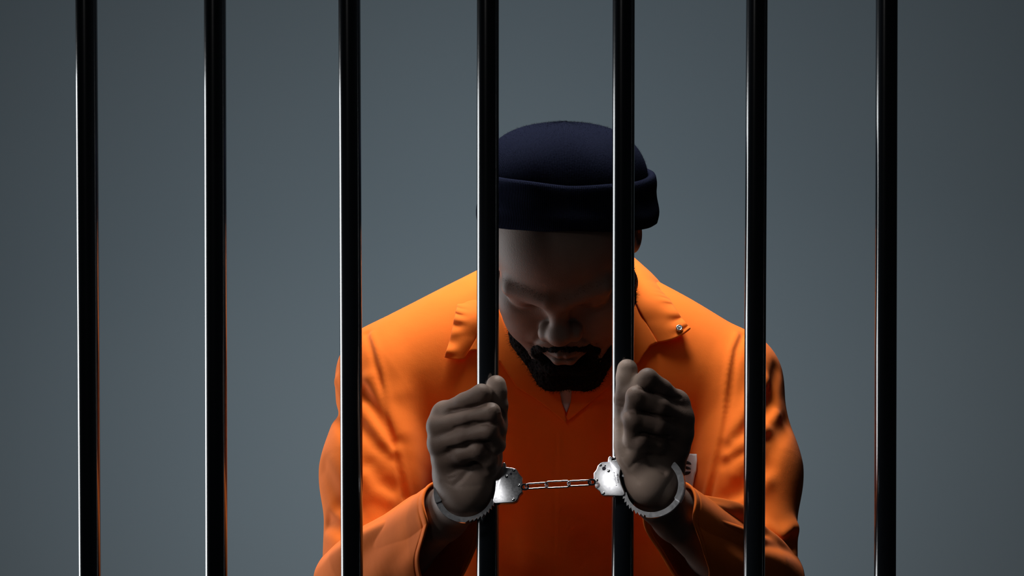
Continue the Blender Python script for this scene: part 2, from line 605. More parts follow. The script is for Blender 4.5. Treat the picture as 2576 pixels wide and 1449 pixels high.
skull = union([he((0, -0.012, 0.036), (0.077, 0.098, 0.090)),
               he((0, 0.040, 0.045), (0.066, 0.052, 0.062)),
               he((0, 0.028, -0.030), (0.066, 0.058, 0.072))] +
              both(lambda s: hr((s*0.056, 0.0, -0.050), (s*0.028, 0.062, -0.088), 0.020, 0.018)) +
              [hr((-0.016, 0.073, -0.096), (0.016, 0.073, -0.096), 0.017, 0.017)] +
              both(lambda s: he((s*0.047, 0.054, -0.018), (0.024, 0.024, 0.020))) +
              both(lambda s: he((s*0.038, 0.056, -0.048), (0.026, 0.026, 0.026))), 0.022)
face = subtract(skull, both(lambda s: he((s*0.037, 0.099, 0.007), (0.021, 0.018, 0.0130))), 0.016)
face = union([face] + both(lambda s: hr((s*0.010, 0.0920, 0.0170), (s*0.050, 0.0770, 0.0220), 0.0082, 0.0092)) +
             both(lambda s: he((s*0.0370, 0.0735, 0.009), (0.0165, 0.0150, 0.0145))) +
             [hr((0, 0.085, 0.013), (0, 0.099, -0.018), 0.0075, 0.0100)] +
             [he((0, 0.0835, -0.052), (0.030, 0.015, 0.016))],
             0.010, ks=[0.010, 0.016, 0.016, 0.006, 0.006, 0.014, 0.014])
nose = union([he((0, 0.1045, -0.0235), (0.0140, 0.0130, 0.0118))] +
             both(lambda s: he((s*0.0163, 0.0955, -0.0285), (0.0082, 0.0110, 0.0095))), 0.0065)
lips = union([hr((-0.004, 0.0985, -0.0600), (-0.023, 0.0890, -0.0640), 0.0050, 0.0028),
              hr((0.004, 0.0985, -0.0600), (0.023, 0.0890, -0.0640), 0.0050, 0.0028),
              hr((-0.007, 0.0955, -0.0705), (-0.020, 0.0890, -0.0670), 0.0062, 0.0030),
              hr((0.007, 0.0955, -0.0705), (0.020, 0.0890, -0.0670), 0.0062, 0.0030),
              hr((-0.007, 0.0955, -0.0705), (0.007, 0.0955, -0.0705), 0.0062, 0.0062)], 0.003)
face = union([face, nose, lips], 0.006, ks=[0.006, 0.006, 0.003])
face = subtract(face, both(lambda s: he((s*0.0090, 0.1030, -0.0395), (0.0045, 0.006, 0.004))), 0.003)
def lid(s):
    return [hl(s*0.0205, 0.0850, 0.0030), hl(s*0.0285, 0.0880, 0.0000), hl(s*0.037, 0.0882, -0.0015), hl(s*0.045, 0.0850, 0.0000), hl(s*0.0520, 0.0790, 0.0040)]
def lidfold(s):
    return [hl(s*0.0210, 0.0860, 0.0125), hl(s*0.0285, 0.0885, 0.0165), hl(s*0.037, 0.0878, 0.0178), hl(s*0.045, 0.0840, 0.0165), hl(s*0.053, 0.0780, 0.0110)]
face = detail(face, [(lid(s), -0.0014, 0.0013) for s in (1, -1)] + [(lidfold(s), -0.0009, 0.0016) for s in (1, -1)] +
              [([hl(-0.024, 0.0925, -0.0655), hl(-0.012, 0.0985, -0.0652), hl(0, 0.1005, -0.0660), hl(0.012, 0.0985, -0.0652), hl(0.024, 0.0925, -0.0655)], -0.0032, 0.0015)] +
              [([hl(s*0.0262, 0.095, -0.020), hl(s*0.0275, 0.090, -0.032)], -0.0012, 0.0022) for s in (1, -1)] +
              [([hl(s*0.023, 0.092, -0.040), hl(s*0.033, 0.082, -0.058)], -0.0018, 0.0045) for s in (1, -1)] +
              [([hl(0, 0.104, -0.047), hl(0, 0.102, -0.056)], -0.0015, 0.0028)])
ears = both(lambda s: subtract(he((s*0.0755, -0.014, 0.010), (0.0075, 0.015, 0.024), rotz(s*0.30)),
                               [he((s*0.0825, -0.011, 0.013), (0.006, 0.008, 0.012))], 0.004))
head = union([face] + ears, 0.008)
head = union([head, hr((0, -0.030, -0.040), (0, -0.060, -0.110), 0.060, 0.062)], 0.02)

# --- hands.  Points are (px, py, depth in mm from the bar plane)
def HP(t): return P(t[0], t[1], t[2] / 1000.0)
def finger(pts, rad):
    return chain([HP(t) for t in pts], [r / 1000.0 for r in rad], 0.003)

def hand(d):
    palm = union([rcone(HP(a), HP(b), ra/1000, rb/1000) for a, b, ra, rb in d['palm']], 0.014)
    fs = [finger(p, r) for p, r in d['fingers']]
    th = finger(*d['thumb'])
    # knuckle pads
    fingers = union(fs, 0.0022)
    kn = union([ball(HP(q[:3]), q[3] / 1000) for q in d['knuckles']], 0.004)
    h = union([palm, kn], 0.010)
    h = union([h, fingers], 0.0045)
    h = union([h, th], 0.0035)
    h = subtract(h, [rcone(*[HP(t) for t in c[:2]], c[2] / 1000, c[3] / 1000) for c in d.get('cuts', [])], 0.004)
    return h

LH = dict(
 palm=[((1122,1042,-8),(1172,1165,8),12.0,14), ((1114,1075,-12),(1160,1180,8),12.5,14),
       ((1114,1118,-12),(1158,1195,4),12,15), ((1126,1155,-9),(1143,1215,0),11.5,15),
       ((1144,1215,0),(1160,1250,12),16,22),
       ((1140,1190,0),(1180,1215,-2),17,17),
       ((1178,1238,-8),(1174,1240,0),23.5,24),
       ((1200,1222,-4),(1226,1155,-12),14.0,10.5),
       ((1226,1155,-12),(1246,1105,-20),10.5,10.0),
       ((1160,1100,-2),(1205,1150,-4),16,16), ((1150,1150,0),(1212,1172,-6),15,13)],
 knuckles=[(1118,1040,-10,10.0),(1103,1072,-15,10.5),(1105,1116,-15,10.2),(1118,1156,-12,9.6)],
 fingers=[([(1118,1040,-12),(1168,1012,-26),(1211,991,-33),(1232,1012,-22),(1226,1040,-12)], (10.5,9.2,9.6,8.0,7.5)),
          ([(1106,1073,-17),(1170,1055,-34),(1235,1038,-40),(1252,1082,-27),(1222,1095,-16)], (11,9.6,9.5,8.6,8.0)),
          ([(1108,1116,-17),(1165,1099,-34),(1229,1084,-40),(1249,1119,-29),(1224,1138,-16)], (10.8,9.3,9.4,8.8,8.0)),
          ([(1122,1156,-13),(1160,1144,-27),(1201,1132,-35),(1232,1158,-29),(1235,1180,-22)], (10.0,8.8,9.0,8.4,6.9))],
 thumb=([(1242,1112,-20),(1253,1065,-22),(1256,1020,-23),(1249,985,-23),(1248,969,-22.5)], (10.5,9.2,8.6,10.2,10.0)))
RH = dict(
 palm=[((1700,1012,-8),(1655,1150,8),12.0,14), ((1710,1052,-12),(1660,1175,8),12.5,14),
       ((1708,1092,-12),(1662,1190,4),12,15), ((1695,1130,-9),(1668,1190,0),11.5,15.5),
       ((1666,1190,0),(1656,1240,12),16,19),
       ((1660,1180,0),(1630,1205,-2),17,17),
       ((1636,1215,-10),(1640,1216,0),23.5,24),
       ((1620,1203,-6),(1591,1140,-17),15,14.0),
       ((1591,1140,-17),(1574,1085,-20),14.0,11.0),
       ((1650,1030,-8),(1640,1140,-6),17,17)],
 knuckles=[(1702,1012,-10,9.5),(1714,1053,-15,10.0),(1712,1092,-15,10.0),(1698,1130,-12,9.6)],
 fingers=[([(1700,1012,-12),(1665,978,-27),(1629,952,-36),(1588,990,-28),(1596,1022,-16)], (10.5,9.4,9.8,8.8,8.2)),
          ([(1708,1053,-17),(1660,1024,-36),(1600,998,-44),(1588,1048,-33),(1600,1085,-22)], (11,9.7,10.0,8.8,8.2)),
          ([(1706,1092,-17),(1655,1073,-36),(1592,1058,-44),(1592,1108,-34),(1606,1125,-22)], (10.8,9.5,9.6,8.8,8.2)),
          ([(1692,1130,-13),(1655,1118,-28),(1611,1108,-37),(1597,1134,-30),(1618,1144,-24)], (10.2,9.0,9.4,8.2,7.2))],
 thumb=([(1577,1120,-20),(1571,1060,-22),(1568,1005,-23),(1577,950,-23.5),(1578,929,-23)], (13,10.0,8.9,10.6,10.3)))
handL, handR = hand(LH), hand(RH)

WL, EL, SL = P(1153, 1262, 0.014), P(905, 1462, 0.235), P(996, 952, 0.36)
WR, ER, SR = P(1664, 1264, 0.018), P(1912, 1462, 0.235), P(1827, 966, 0.36)
def arm(Wp, E, S):
    mid = Wp + (E - Wp) * 0.16
    return union([rcone(Wp + (E - Wp) * -0.02, mid, 0.0245, 0.0255), rcone(mid, Wp + (E - Wp) * 0.55, 0.0255, 0.033),
                  rcone(Wp + (E - Wp) * 0.55, E, 0.033, 0.031), rcone(E, S, 0.031, 0.040)], 0.012)
def fore_only(h, Wp, E, S): return union([h, arm(Wp, E, S)], 0.010)
LIMB_L = fore_only(handL, WL, EL, SL)
LIMB_R = fore_only(handR, WR, ER, SR)

# creases where fingers meet and where the skin folds
mkL = [([(1238,1016),(1200,1022),(1160,1031),(1133,1033)], -0.0017, 0.0017),
       ([(1246,1070),(1195,1062),(1165,1071),(1145,1076)], -0.0016, 0.0017),
       ([(1232,1112),(1180,1113),(1150,1124),(1130,1128)], -0.0016, 0.0017),
       ([(1146,1217),(1160,1206),(1172,1190),(1184,1176)], -0.0020, 0.0026),
       ([(1128,1192),(1150,1183),(1180,1178)], -0.0007, 0.0014),
       ([(1128,1204),(1148,1200)], -0.0006, 0.0012),
       ([(1252,1034),(1266,1036)], -0.0007, 0.0010), ([(1254,1043),(1268,1046)], -0.0007, 0.0010),
       ([(1112,1212),(1150,1225),(1200,1222)], -0.0005, 0.002)]
mkR = [([(1612,978),(1650,992),(1690,1003),(1712,1001)], -0.0017, 0.0017),
       ([(1606,1040),(1650,1044),(1690,1052)], -0.0016, 0.0017),
       ([(1612,1090),(1650,1096),(1684,1099)], -0.0016, 0.0017),
       ([(1630,1152),(1642,1170),(1658,1180),(1672,1187)], -0.0024, 0.0026),
       ([(1552,1008),(1566,1010)], -0.0008, 0.0010), ([(1551,1020),(1566,1023)], -0.0008, 0.0010),
       ([(1552,1046),(1564,1046)], -0.0006, 0.0010), ([(1549,1056),(1564,1054)], -0.0006, 0.0010),
       ([(1562,1160),(1585,1190),(1606,1212)], -0.0010, 0.0022),
       ([(1584,1178),(1600,1162),(1616,1156)], -0.0007, 0.0016)]
mkR += [([(1548 + i*1.5, 1078 + i*9), (1566 + i*2.0, 1074 + i*9)], -0.00035, 0.0008) for i in range(9)]
# tendons and knuckle skin
mkL += [([(1110,1040),(1150,1022)], 0.0006, 0.003)]
def knuckle_marks(c, w, n=3):
    return [([(c[0] - w/2, c[1] - 5 + 5*i), (c[0] + w/2, c[1] - 6 + 5*i)], -0.00035, 0.0008) for i in range(n)]
LIMB_L = detail(LIMB_L, [(tm(LIMB_L, p), a, w) for p, a, w in mkL])
LIMB_R = detail(LIMB_R, [(tm(LIMB_R, p), a, w) for p, a, w in mkR])

trunk = union([rcone(hl(0, -0.055, -0.10), P(1415, 850, 0.40), 0.062, 0.062), rcone(SL, P(1300, 900, 0.39), 0.05, 0.05),
               rcone(SR, P(1530, 900, 0.39), 0.05, 0.05), ell(P(1412, 1130, 0.39), (0.15, 0.075, 0.20)),
               rcone(P(1412, 1250, 0.38), P(1412, 1700, 0.38), 0.085, 0.085)], 0.03)
body = union([LIMB_L, LIMB_R, head, trunk], 0.012)
body = subtract(body, [rcone(BAR_AX[3][0], BAR_AX[3][1], BAR_AX[3][2] + 0.0002, BAR_AX[3][2] + 0.0002),
                       rcone(BAR_AX[4][0], BAR_AX[4][1], BAR_AX[4][2] + 0.0002, BAR_AX[4][2] + 0.0002)], 0.0015)

import time
T0 = time.time()
V, F = mesh_sdf(body, P(800, 1620, 0) * [1, 0, 1] + [0, -0.08, -0.15], P(2030, 290, 0.3) * [1, 0, 1] + [0, 0.52, 0.0], 0.00125)
bo = link_mesh('body', V, F, 'skin', person)
bo['label'] = 'dark brown skin of the face, hands and forearms'
# paler skin on the palm side: heels of the hands and pads of the thumbs
tone = np.zeros(len(V), f4)
for q, r in (((1636, 1215, -30), 0.034), ((1577, 935, -32), 0.020), ((1562, 1090, -28), 0.020), ((1575, 1150, -28), 0.026),
             ((1249, 962, -32), 0.018), ((1188, 1235, -28), 0.030)):
    c = HP(q); dd = np.sqrt(((V - c) ** 2).sum(1)) / r
    tone = np.maximum(tone, np.clip(1.15 - dd, 0, 1) * (1.0 if q[0] > 1400 else 0.45))
tone = np.clip(tone * 1.2, 0, 1) * 0.75
at_ = bo.data.attributes.new('tone', 'FLOAT', 'POINT')
if len(at_.data) == len(tone): at_.data.foreach_set('value', tone)
print('body', len(V), round(time.time() - T0, 1), 's')

# --- beard, eyebrows, side hair
def fuzz(node, amp, s):
    def f(p):
        return node[0](p) - amp * (vnoise(p, s) + 0.6 * vnoise(p, s * 2.3, 7.0))
    return (f, node[1], node[2])
beard = union([hr((s*0.070, 0.012, -0.016), (s*0.0645, 0.022, -0.050), 0.0055, 0.0095) for s in (1, -1)] +
              [hr((s*0.0645, 0.022, -0.050), (s*0.047, 0.052, -0.083), 0.0095, 0.017) for s in (1, -1)] +
              [hr((s*0.047, 0.052, -0.083), (s*0.018, 0.078, -0.108), 0.017, 0.021) for s in (1, -1)] +
              [hr((-0.016, 0.078, -0.108), (0.016, 0.078, -0.108), 0.021, 0.021)] +
              [hr((s*0.031, 0.083, -0.074), (s*0.022, 0.087, -0.088), 0.006, 0.010) for s in (1, -1)] +
              [hr((-0.014, 0.092, -0.0865), (0.014, 0.092, -0.0865), 0.0085, 0.0085)] +
              [hr((s*0.032, 0.083, -0.070), (s*0.024, 0.0895, -0.0575), 0.0045, 0.0042) for s in (1, -1)] +
              [hr((s*0.024, 0.0895, -0.0575), (s*0.006, 0.0985, -0.0515), 0.0042, 0.0038) for s in (1, -1)], 0.008)
beard_n = fuzz(beard, 0.0030, 420.0)
bl, bh = beard[1] - beard[2], beard[1] + beard[2]
V, F = mesh_sdf(beard_n, bl, bh, 0.0012)
bd = link_mesh('beard', V, F, 'hair', person)
# loose hairs standing out of the beard
rng = np.random.default_rng(5)
def strands(V, F, n, ln, wd, out, name, parent, mat='hair', lift=0.6, down=0.0):
    tri = F[rng.integers(0, len(F), n)]
    a, b_, c = V[tri[:,0]], V[tri[:,1]], V[tri[:,2]]
    u = rng.random((n, 1)); w = rng.random((n, 1)) * (1 - u)
    p = a * (1-u-w) + b_ * u + c * w
    nr = np.cross(b_ - a, c - a); nr /= np.linalg.norm(nr, axis=1)[:, None] + 1e-12
    nr = nr * out
    d = nr * lift + rng.normal(0, 0.35, (n, 3)) + np.array([0, 0, -down]); d /= np.linalg.norm(d, axis=1)[:, None]
    side = np.cross(d, rng.normal(0, 1, (n, 3))); side /= np.linalg.norm(side, axis=1)[:, None]
    L = ln * (0.5 + rng.random((n, 1)))
    bend = np.cross(d, side) * L * 0.35
    P0, P1 = p - side * wd, p + side * wd
    M0, M1 = p + d * L * 0.6 - side * wd * 0.7 + bend * 0.4, p + d * L * 0.6 + side * wd * 0.7 + bend * 0.4
    T = p + d * L + bend
    VV = np.stack([P0, P1, M0, M1, T], 1).reshape(-1, 3)
    k = np.arange(n) * 5
    FF = np.concatenate([np.stack([k, k+1, k+3], 1), np.stack([k, k+3, k+2], 1), np.stack([k+2, k+3, k+4], 1)])
    return link_mesh(name, VV, FF, mat, parent)
sb = strands(V, F, 9000, 0.0042, 0.00012, 1, 'beard_hair', bd); sb['kind'] = 'stuff'
for s in (1, -1):
    reg = union([hr((s*0.014, 0.0975, 0.0280), (s*0.034, 0.0915, 0.0350), 0.0040, 0.0045), hr((s*0.034, 0.0915, 0.0350), (s*0.055, 0.0745, 0.0320), 0.0045, 0.0025)], 0.003)
    def brow(p, reg=reg): return np.maximum(face[0](p), reg[0](p))
    V, F = mesh_sdf((brow, reg[1], reg[2]), reg[1] - reg[2], reg[1] + reg[2], 0.0009)
    strands(V, F, 800, 0.0018, 0.00008, 1, 'eyebrow', person, lift=0.25, down=0.3)
hair = union([he((0, -0.018, 0.032), (0.0805, 0.098, 0.090)), he((0, -0.03, 0.0), (0.076, 0.075, 0.07))], 0.01)
def hcut(p):
    q = (p - HC.astype(f4)) @ HB4
    return np.maximum(hair[0](p), q[:, 1] - 0.030 + np.maximum(-q[:, 2], 0) * 0.5)
hn = fuzz((hcut, hair[1], hair[2]), 0.0010, 700.0)
V, F = mesh_sdf(hn, hair[1] - 0.12, hair[1] + 0.12, 0.0018)
link_mesh('hair', V, F, 'hair', person)
print('hair', round(time.time() - T0, 1), 's')

# --- beanie (spun about its own upright axis), crown and turned-up cuff
HT = math.radians(4.0)
hatX = np.array([math.cos(0.01), 0, -math.sin(0.01)])
hatU = np.array([0.0, -math.sin(HT), math.cos(HT)]); hatF = np.cross(hatU, hatX)
HO = P(1423, 562, 0.212)
def hat_pt(az, rx, ry, z):
    fr = (1 - math.sin(az)) / 2; tt = min(max(z / 0.045, 0), 1.6)
    z = z + (0.017 * (1 - fr) + 0.004 * max(0.0, -math.cos(az))) * min(tt, 1.0) * max(0.0, 1 - max(0, z - 0.05) / 0.06)
    return HO + hatX * (rx * math.cos(az)) + hatF * (ry * math.sin(az)) + hatU * z
AX, AY = RR(205, 0.2), 0.108
def lathe(profile, na, name, parent, wob=0.0, closed=False, vshift=0.0):
    V = []; UV = []
    for i, (k, off, z) in enumerate(profile):
        for j in range(na):
            az = 2 * math.pi * j / na
            w = wob * (math.sin(3 * az + 0.7) * 0.5 + math.sin(7 * az + z * 60) * 0.3 + math.sin(5 * az - z * 40 + 2) * 0.4)
            V.append(hat_pt(az, AX * k + off + w, AY * k + off + w, z + w * 0.5))
            UV.append((j / na, z / 0.2 + (1 - k) * 0.4 + vshift))
    n = len(profile); V = np.array(V); F = []
    rows = n if closed else n - 1
    for i in range(rows):
        for j in range(na):
            F.append((i*na + j, i*na + (j+1) % na, ((i+1) % n)*na + (j+1) % na, ((i+1) % n)*na + j))
    UV = np.array(UV)
    def uvf(li, me):
        u = UV[li].copy(); q = u.reshape(-1, 4, 2) if len(li) % 4 == 0 else None
        if q is not None:
            m = q[:, :, 0].max(1) - q[:, :, 0].min(1) > 0.5
            qq = q[m]; qq[:, :, 0] = np.where(qq[:, :, 0] < 0.5, qq[:, :, 0] + 1, qq[:, :, 0]); q[m] = qq
        return u
    return link_mesh(name, V, np.array(F), 'knit', parent, uv=uvf)
beanie = None
prof = []
Hc = RR(156, 0.2)
for i in range(44):
    t = i / 43.0 * math.pi / 2
    zz = math.sin(t) ** (2 / 2.15); kk = max(math.cos(t), 0.0) ** (2 / 2.35)
    prof.append((max(kk, 0.004), 0, 0.043 + zz * Hc))
prof = [(0.97, -0.002, 0.004), (0.99, 0, 0.022)] + prof
beanie = lathe(prof, 256, 'beanie', person, 0.0016)
bm = bmesh.new(); bm.from_mesh(beanie.data); bm.verts.ensure_lookup_table()
bmesh.ops.holes_fill(bm, edges=[e for e in bm.edges if e.is_boundary and all((v.co.z > HO[2] + 0.08) for v in e.verts)], sides=0)
bm.to_mesh(beanie.data); bm.free()
# a sewn dart that puckers the crown
me = beanie.data
co = np.zeros(len(me.vertices) * 3, f4); me.vertices.foreach_get('co', co); co = co.reshape(-1, 3)
cuffp = []
for i in range(15):
    t = i / 14.0
    cuffp.append((1, 0.0078 + 0.0036 * math.exp(-((t - 0.2) / 0.26) ** 2) + 0.0012 * math.exp(-((t - 0.85) / 0.15) ** 2), 0.001 + 0.043 * t))
cuffp = [(1, -0.004, 0.004), (1, 0.001, -0.001), (1, 0.006, -0.0012)] + cuffp + [(1, 0.0070, 0.0465), (1, 0.0035, 0.0475), (1, 0.000, 0.0455), (1, -0.003, 0.040)]
lathe(cuffp, 256, 'beanie_cuff', beanie, 0.0026, closed=True, vshift=0.3)
me.calc_loop_triangles()
tv = np.zeros(len(me.loop_triangles) * 3, np.int32); me.loop_triangles.foreach_get('vertices', tv)
fz = strands(co.astype(float), tv.reshape(-1, 3), 9000, 0.0016, 0.00006, 1, 'wool_fuzz', beanie, mat='knit', lift=0.8); fz['kind'] = 'stuff'
nv = 256
seam = [hat_pt(math.radians(-80), AX * k * 1.004, AY * k * 1.004, 0.043 + z * Hc) for k, z in ((0.86, 0.58), (0.74, 0.72), (0.58, 0.84), (0.40, 0.93), (0.2, 0.99))]

# --- jumpsuit
def cuff_end(E, Wp, t): return Wp + (E - Wp) * t
tor = union([ell(P(1412, 1110, 0.385), (0.200, 0.108, 0.150)),
             ell(P(1412, 1400, 0.395), (0.195, 0.108, 0.24)),
             rcone(P(1292, 750, 0.385), SL, RR(106, .36), RR(152, .36)),
             rcone(P(1552, 770, 0.385), SR, RR(106, .36), RR(140, .36)),
             ell(P(1260, 960, 0.350), (0.115, 0.068, 0.10)), ell(P(1570, 960, 0.350), (0.115, 0.068, 0.10)),
             rcone(P(1412, 1560, 0.43) , P(1412, 1560, 0.43) + [0, 0.0, -0.25], 0.14, 0.15)], 0.032)
def sleeve(Wp, E, S, sx):
    E2 = E + np.array([0, 0.0, 0.0])
    Mm = P(946 if sx < 0 else 1877, 1190, 0.315)
    u = chain([S, Mm, E2], [RR(138, .36), RR(128, .315), RR(96, .235)], 0.03)
    a = Wp + (E - Wp) * 0.10
    d = (Wp - E) / np.linalg.norm(Wp - E)
    fo = union([rcone(E2, a, RR(100, .235), 0.046), rcone(E2 + (a-E2)*0.3, a + np.array([-sx*0.004, 0.0, -0.020]), RR(88, .2), 0.043)], 0.02)
    return u, fo, a, d
uL, fL, aL, dL = sleeve(WL, EL, SL, -1)
uR, fR, aR, dR = sleeve(WR, ER, SR, 1)
def plane_cut(node, p0, n):
    p0 = np.asarray(p0, f4); n = np.asarray(n, f4)
    def f(p): return np.maximum(node[0](p), (p - p0) @ n)
    return (f, node[1], node[2])
def nrm(v): v = np.asarray(v, float); return v / np.linalg.norm(v)
legs = union([rcone(P(1412, 1500, 0.37) + [s*0.095, 0.01, -0.28], np.array([0.055 + s*0.13, 0.36, 0.50]), 0.105, 0.078) for s in (1, -1)] +
             [rcone(np.array([0.055 + s*0.13, 0.36, 0.50]), np.array([0.055 + s*0.15, 0.40, 0.12]), 0.078, 0.070) for s in (1, -1)], 0.03)
suit0 = union([tor, uL, uR, legs], 0.022, ks=[0.010, 0.010, 0.010, 0.05])
folds = [
 # armhole seams
 ([(922,838),(935,880),(952,940),(966,1000),(978,1060),(992,1130),(1008,1200),(1018,1250)], -0.0032, 0.0042),
 ([(932,842),(945,880),(962,940),(976,1000),(988,1060),(1002,1130),(1018,1200),(1028,1250)], 0.0022, 0.0048),
 ([(1868,842),(1852,880),(1842,940),(1835,1000),(1826,1060),(1812,1130),(1796,1200),(1782,1262)], -0.0032, 0.0042),
 ([(1858,842),(1842,880),(1832,940),(1825,1000),(1816,1060),(1802,1130),(1786,1200),(1772,1262)], 0.0022, 0.0048),
 # placket
 ([(1402,1090),(1399,1180),(1397,1300),(1396,1449)], -0.0012, 0.0022),
 ([(1408,1090),(1405,1180),(1403,1300),(1402,1449)], 0.0010, 0.0030),
 # folds running down from the armpits, left
 ([(930,955),(965,1020),(1005,1090)], 0.0050, 0.0100), ([(915,985),(955,1060),(990,1110)], -0.0050, 0.0085),
 ([(915,1030),(960,1090),(985,1140)], 0.0050, 0.0085), ([(905,1075),(945,1120),(985,1150)], -0.0045, 0.0075),
 ([(930,1170),(955,1210),(985,1230)], -0.004, 0.010), ([(920,1200),(945,1240),(975,1255)], 0.004, 0.010),
 ([(1000,1000),(1025,1100),(1050,1240)], 0.004, 0.016),
 ([(830,1010),(848,1045),(872,1090)], -0.005, 0.0080), ([(850,960),(866,1000),(890,1040)], 0.0045, 0.0090),
 ([(812,1180),(850,1260),(905,1310)], -0.004, 0.012), ([(850,1270),(870,1280),(895,1284)], -0.005, 0.010),
 ([(822,1312),(855,1330),(890,1334)], -0.009, 0.0085),
 # the same on the right
 ([(1925,960),(1880,1030),(1840,1105)], 0.0050, 0.0100), ([(1940,1000),(1880,1075),(1830,1120)], -0.0055, 0.0085),
 ([(1950,1040),(1890,1110),(1835,1150)], 0.0050, 0.0085), ([(1930,1100),(1870,1140),(1820,1165)], -0.0050, 0.0075),
 ([(1925,1090),(1880,1150),(1850,1190)], 0.0040, 0.009),
 ([(1930,1170),(1880,1230),(1830,1255)], -0.0045, 0.010), ([(1925,1210),(1880,1260),(1830,1285)], 0.004, 0.010),
 ([(1955,930),(1935,1000),(1930,1060)], -0.004, 0.009),
 ([(1990,1050),(1960,1100),(1925,1160)], -0.004, 0.010),
 ([(1930,1364),(1965,1385),(1985,1365),(2010,1340)], -0.009, 0.0085), ([(1926,1330),(1965,1352),(2000,1330)], 0.006, 0.010),
 # belly
 ([(1290,1150),(1330,1250),(1340,1400)], 0.003, 0.018), ([(1470,1120),(1500,1250),(1480,1400)], -0.003, 0.018),
 ([(1440,1230),(1480,1250),(1530,1245)], 0.002, 0.010), ([(1430,1300),(1490,1320),(1540,1290)], -0.002, 0.010),
 ([(1640,1050),(1660,1150),(1700,1300)], -0.003, 0.016), ([(1170,1010),(1190,1100),(1180,1200)], 0.003, 0.016),
 ([(1930,1400),(1960,1430),(1990,1449)], -0.005, 0.009),
]
suit = detail(suit0, [(tm(suit0, p), a, w) for p, a, w in folds])
V, F = mesh_sdf(suit, (-0.42, -0.05, 0.02), (0.50, 0.62, 1.62), 0.0021)
su_ = link_mesh('jumpsuit', V, F, 'orange', person)
print('suit', len(V), round(time.time() - T0, 1), 's')

# forearm sleeves: cloth tubes hanging from the elbow, described round the forearm (angle, distance along it, radius)
def forearm_sleeve(Wp, E, mouth, folds2, sx):
    d = nrm(E - Wp); up = nrm(np.array([0, 0, 1.0]) - d * d[2]); sd = np.cross(d, up)
    if sd[0] * sx < 0: sd = -sd
    pts = [HP(t) for t in mouth]; n = len(pts)
    sm = []
    for i in range(n):
        p0, p1, p2, p3 = pts[(i-1) % n], pts[i], pts[(i+1) % n], pts[(i+2) % n]
        for j in range(12):
            t = j / 12
            sm.append(0.5*((2*p1)+(-p0+p2)*t+(2*p0-5*p1+4*p2-p3)*t*t+(-p0+3*p1-3*p2+p3)*t**3))
    sm = np.array(sm) - Wp
    S_ = sm @ d; A_ = np.arctan2(sm @ sd, sm @ up); R_ = np.hypot(sm @ sd, sm @ up)
    o = np.argsort(A_); A_, S_, R_ = A_[o], S_[o], R_[o]
    NA, NS = 220, 130
    phi = np.linspace(-math.pi, math.pi, NA, endpoint=False)
    s0 = np.interp(phi, A_, S_, period=2*math.pi); r0 = np.interp(phi, A_, R_, period=2*math.pi)
    k = np.array([1, 2, 3, 2, 1.0]); k /= k.sum()
    for arr in (s0, r0):
        for _ in range(4): arr[:] = np.convolve(np.r_[arr[-2:], arr, arr[:2]], k, 'valid')
    L = np.linalg.norm(E - Wp) + 0.012
    V = []
    for i in range(NS):
        u = (i / (NS - 1)) ** 1.15
        sft = u * u * (3 - 2 * u)
        sI = s0 + (L - s0) * u
        r = r0 + (0.047 - r0) * min(1.0, sft * 1.15)
        r = r + 0.0016 * np.sin(3 * phi + 5 * u) * math.sin(math.pi * u) + 0.0012 * np.sin(5 * phi - 9 * u + 1) * math.sin(math.pi * u)
        for ph, kk, w, a, uc, uw in folds2:
            dphi = (phi - ph - kk * u + math.pi) % (2 * math.pi) - math.pi
            r = r + 1.6 * a * np.exp(-(dphi / w) ** 2) * math.exp(-((u - uc) / uw) ** 2)
        r = np.maximum(r, 0.0300 + 0.012 * np.clip(sI / L, 0, 1))
        dist = (sI - s0)
        r = r - 0.0009 * np.exp(-((dist - 0.011) / 0.0013) ** 2) + 0.0006 * np.exp(-((dist - 0.003) / 0.003) ** 2)
        P_ = Wp + sI[:, None] * d + r[:, None] * (np.cos(phi)[:, None] * up + np.sin(phi)[:, None] * sd)
        V.append(P_)
    V = np.concatenate(V)
    i, j = np.meshgrid(np.arange(NS - 1), np.arange(NA), indexing='ij'); i = i.ravel(); j = j.ravel()
    F = np.stack([i*NA + j, i*NA + (j+1) % NA, (i+1)*NA + (j+1) % NA, (i+1)*NA + j], 1)
    o = link_mesh('sleeve', V, F, 'orange', su_)
    md = o.modifiers.new('thickness', 'SOLIDIFY'); md.thickness = 0.0024; md.offset = 0
    return o
forearm_sleeve(WL, EL, [(1100,1216,45),(1084,1285,16),(1069,1345,18),(1054,1405,42),(1072,1470,88),(1130,1478,120),(1176,1420,125),(1206,1335,108),(1185,1255,88),(1140,1218,66)],
    [(-0.9, 0.9, 0.20, 0.0060, 0.45, 0.35), (-1.5, 0.7, 0.22, 0.0050, 0.30, 0.30), (-0.5, 0.5, 0.16, 0.0045, 0.30, 0.25), (-1.2, 0.8, 0.14, -0.0045, 0.40, 0.3),
     (-1.9, 1.4, 0.2, -0.0050, 0.55, 0.3), (-0.2, -0.5, 0.15, 0.0040, 0.6, 0.3), (-2.3, 0.4, 0.2, 0.004, 0.4, 0.3), (1.0, 0.3, 0.3, 0.005, 0.5, 0.4)], -1)
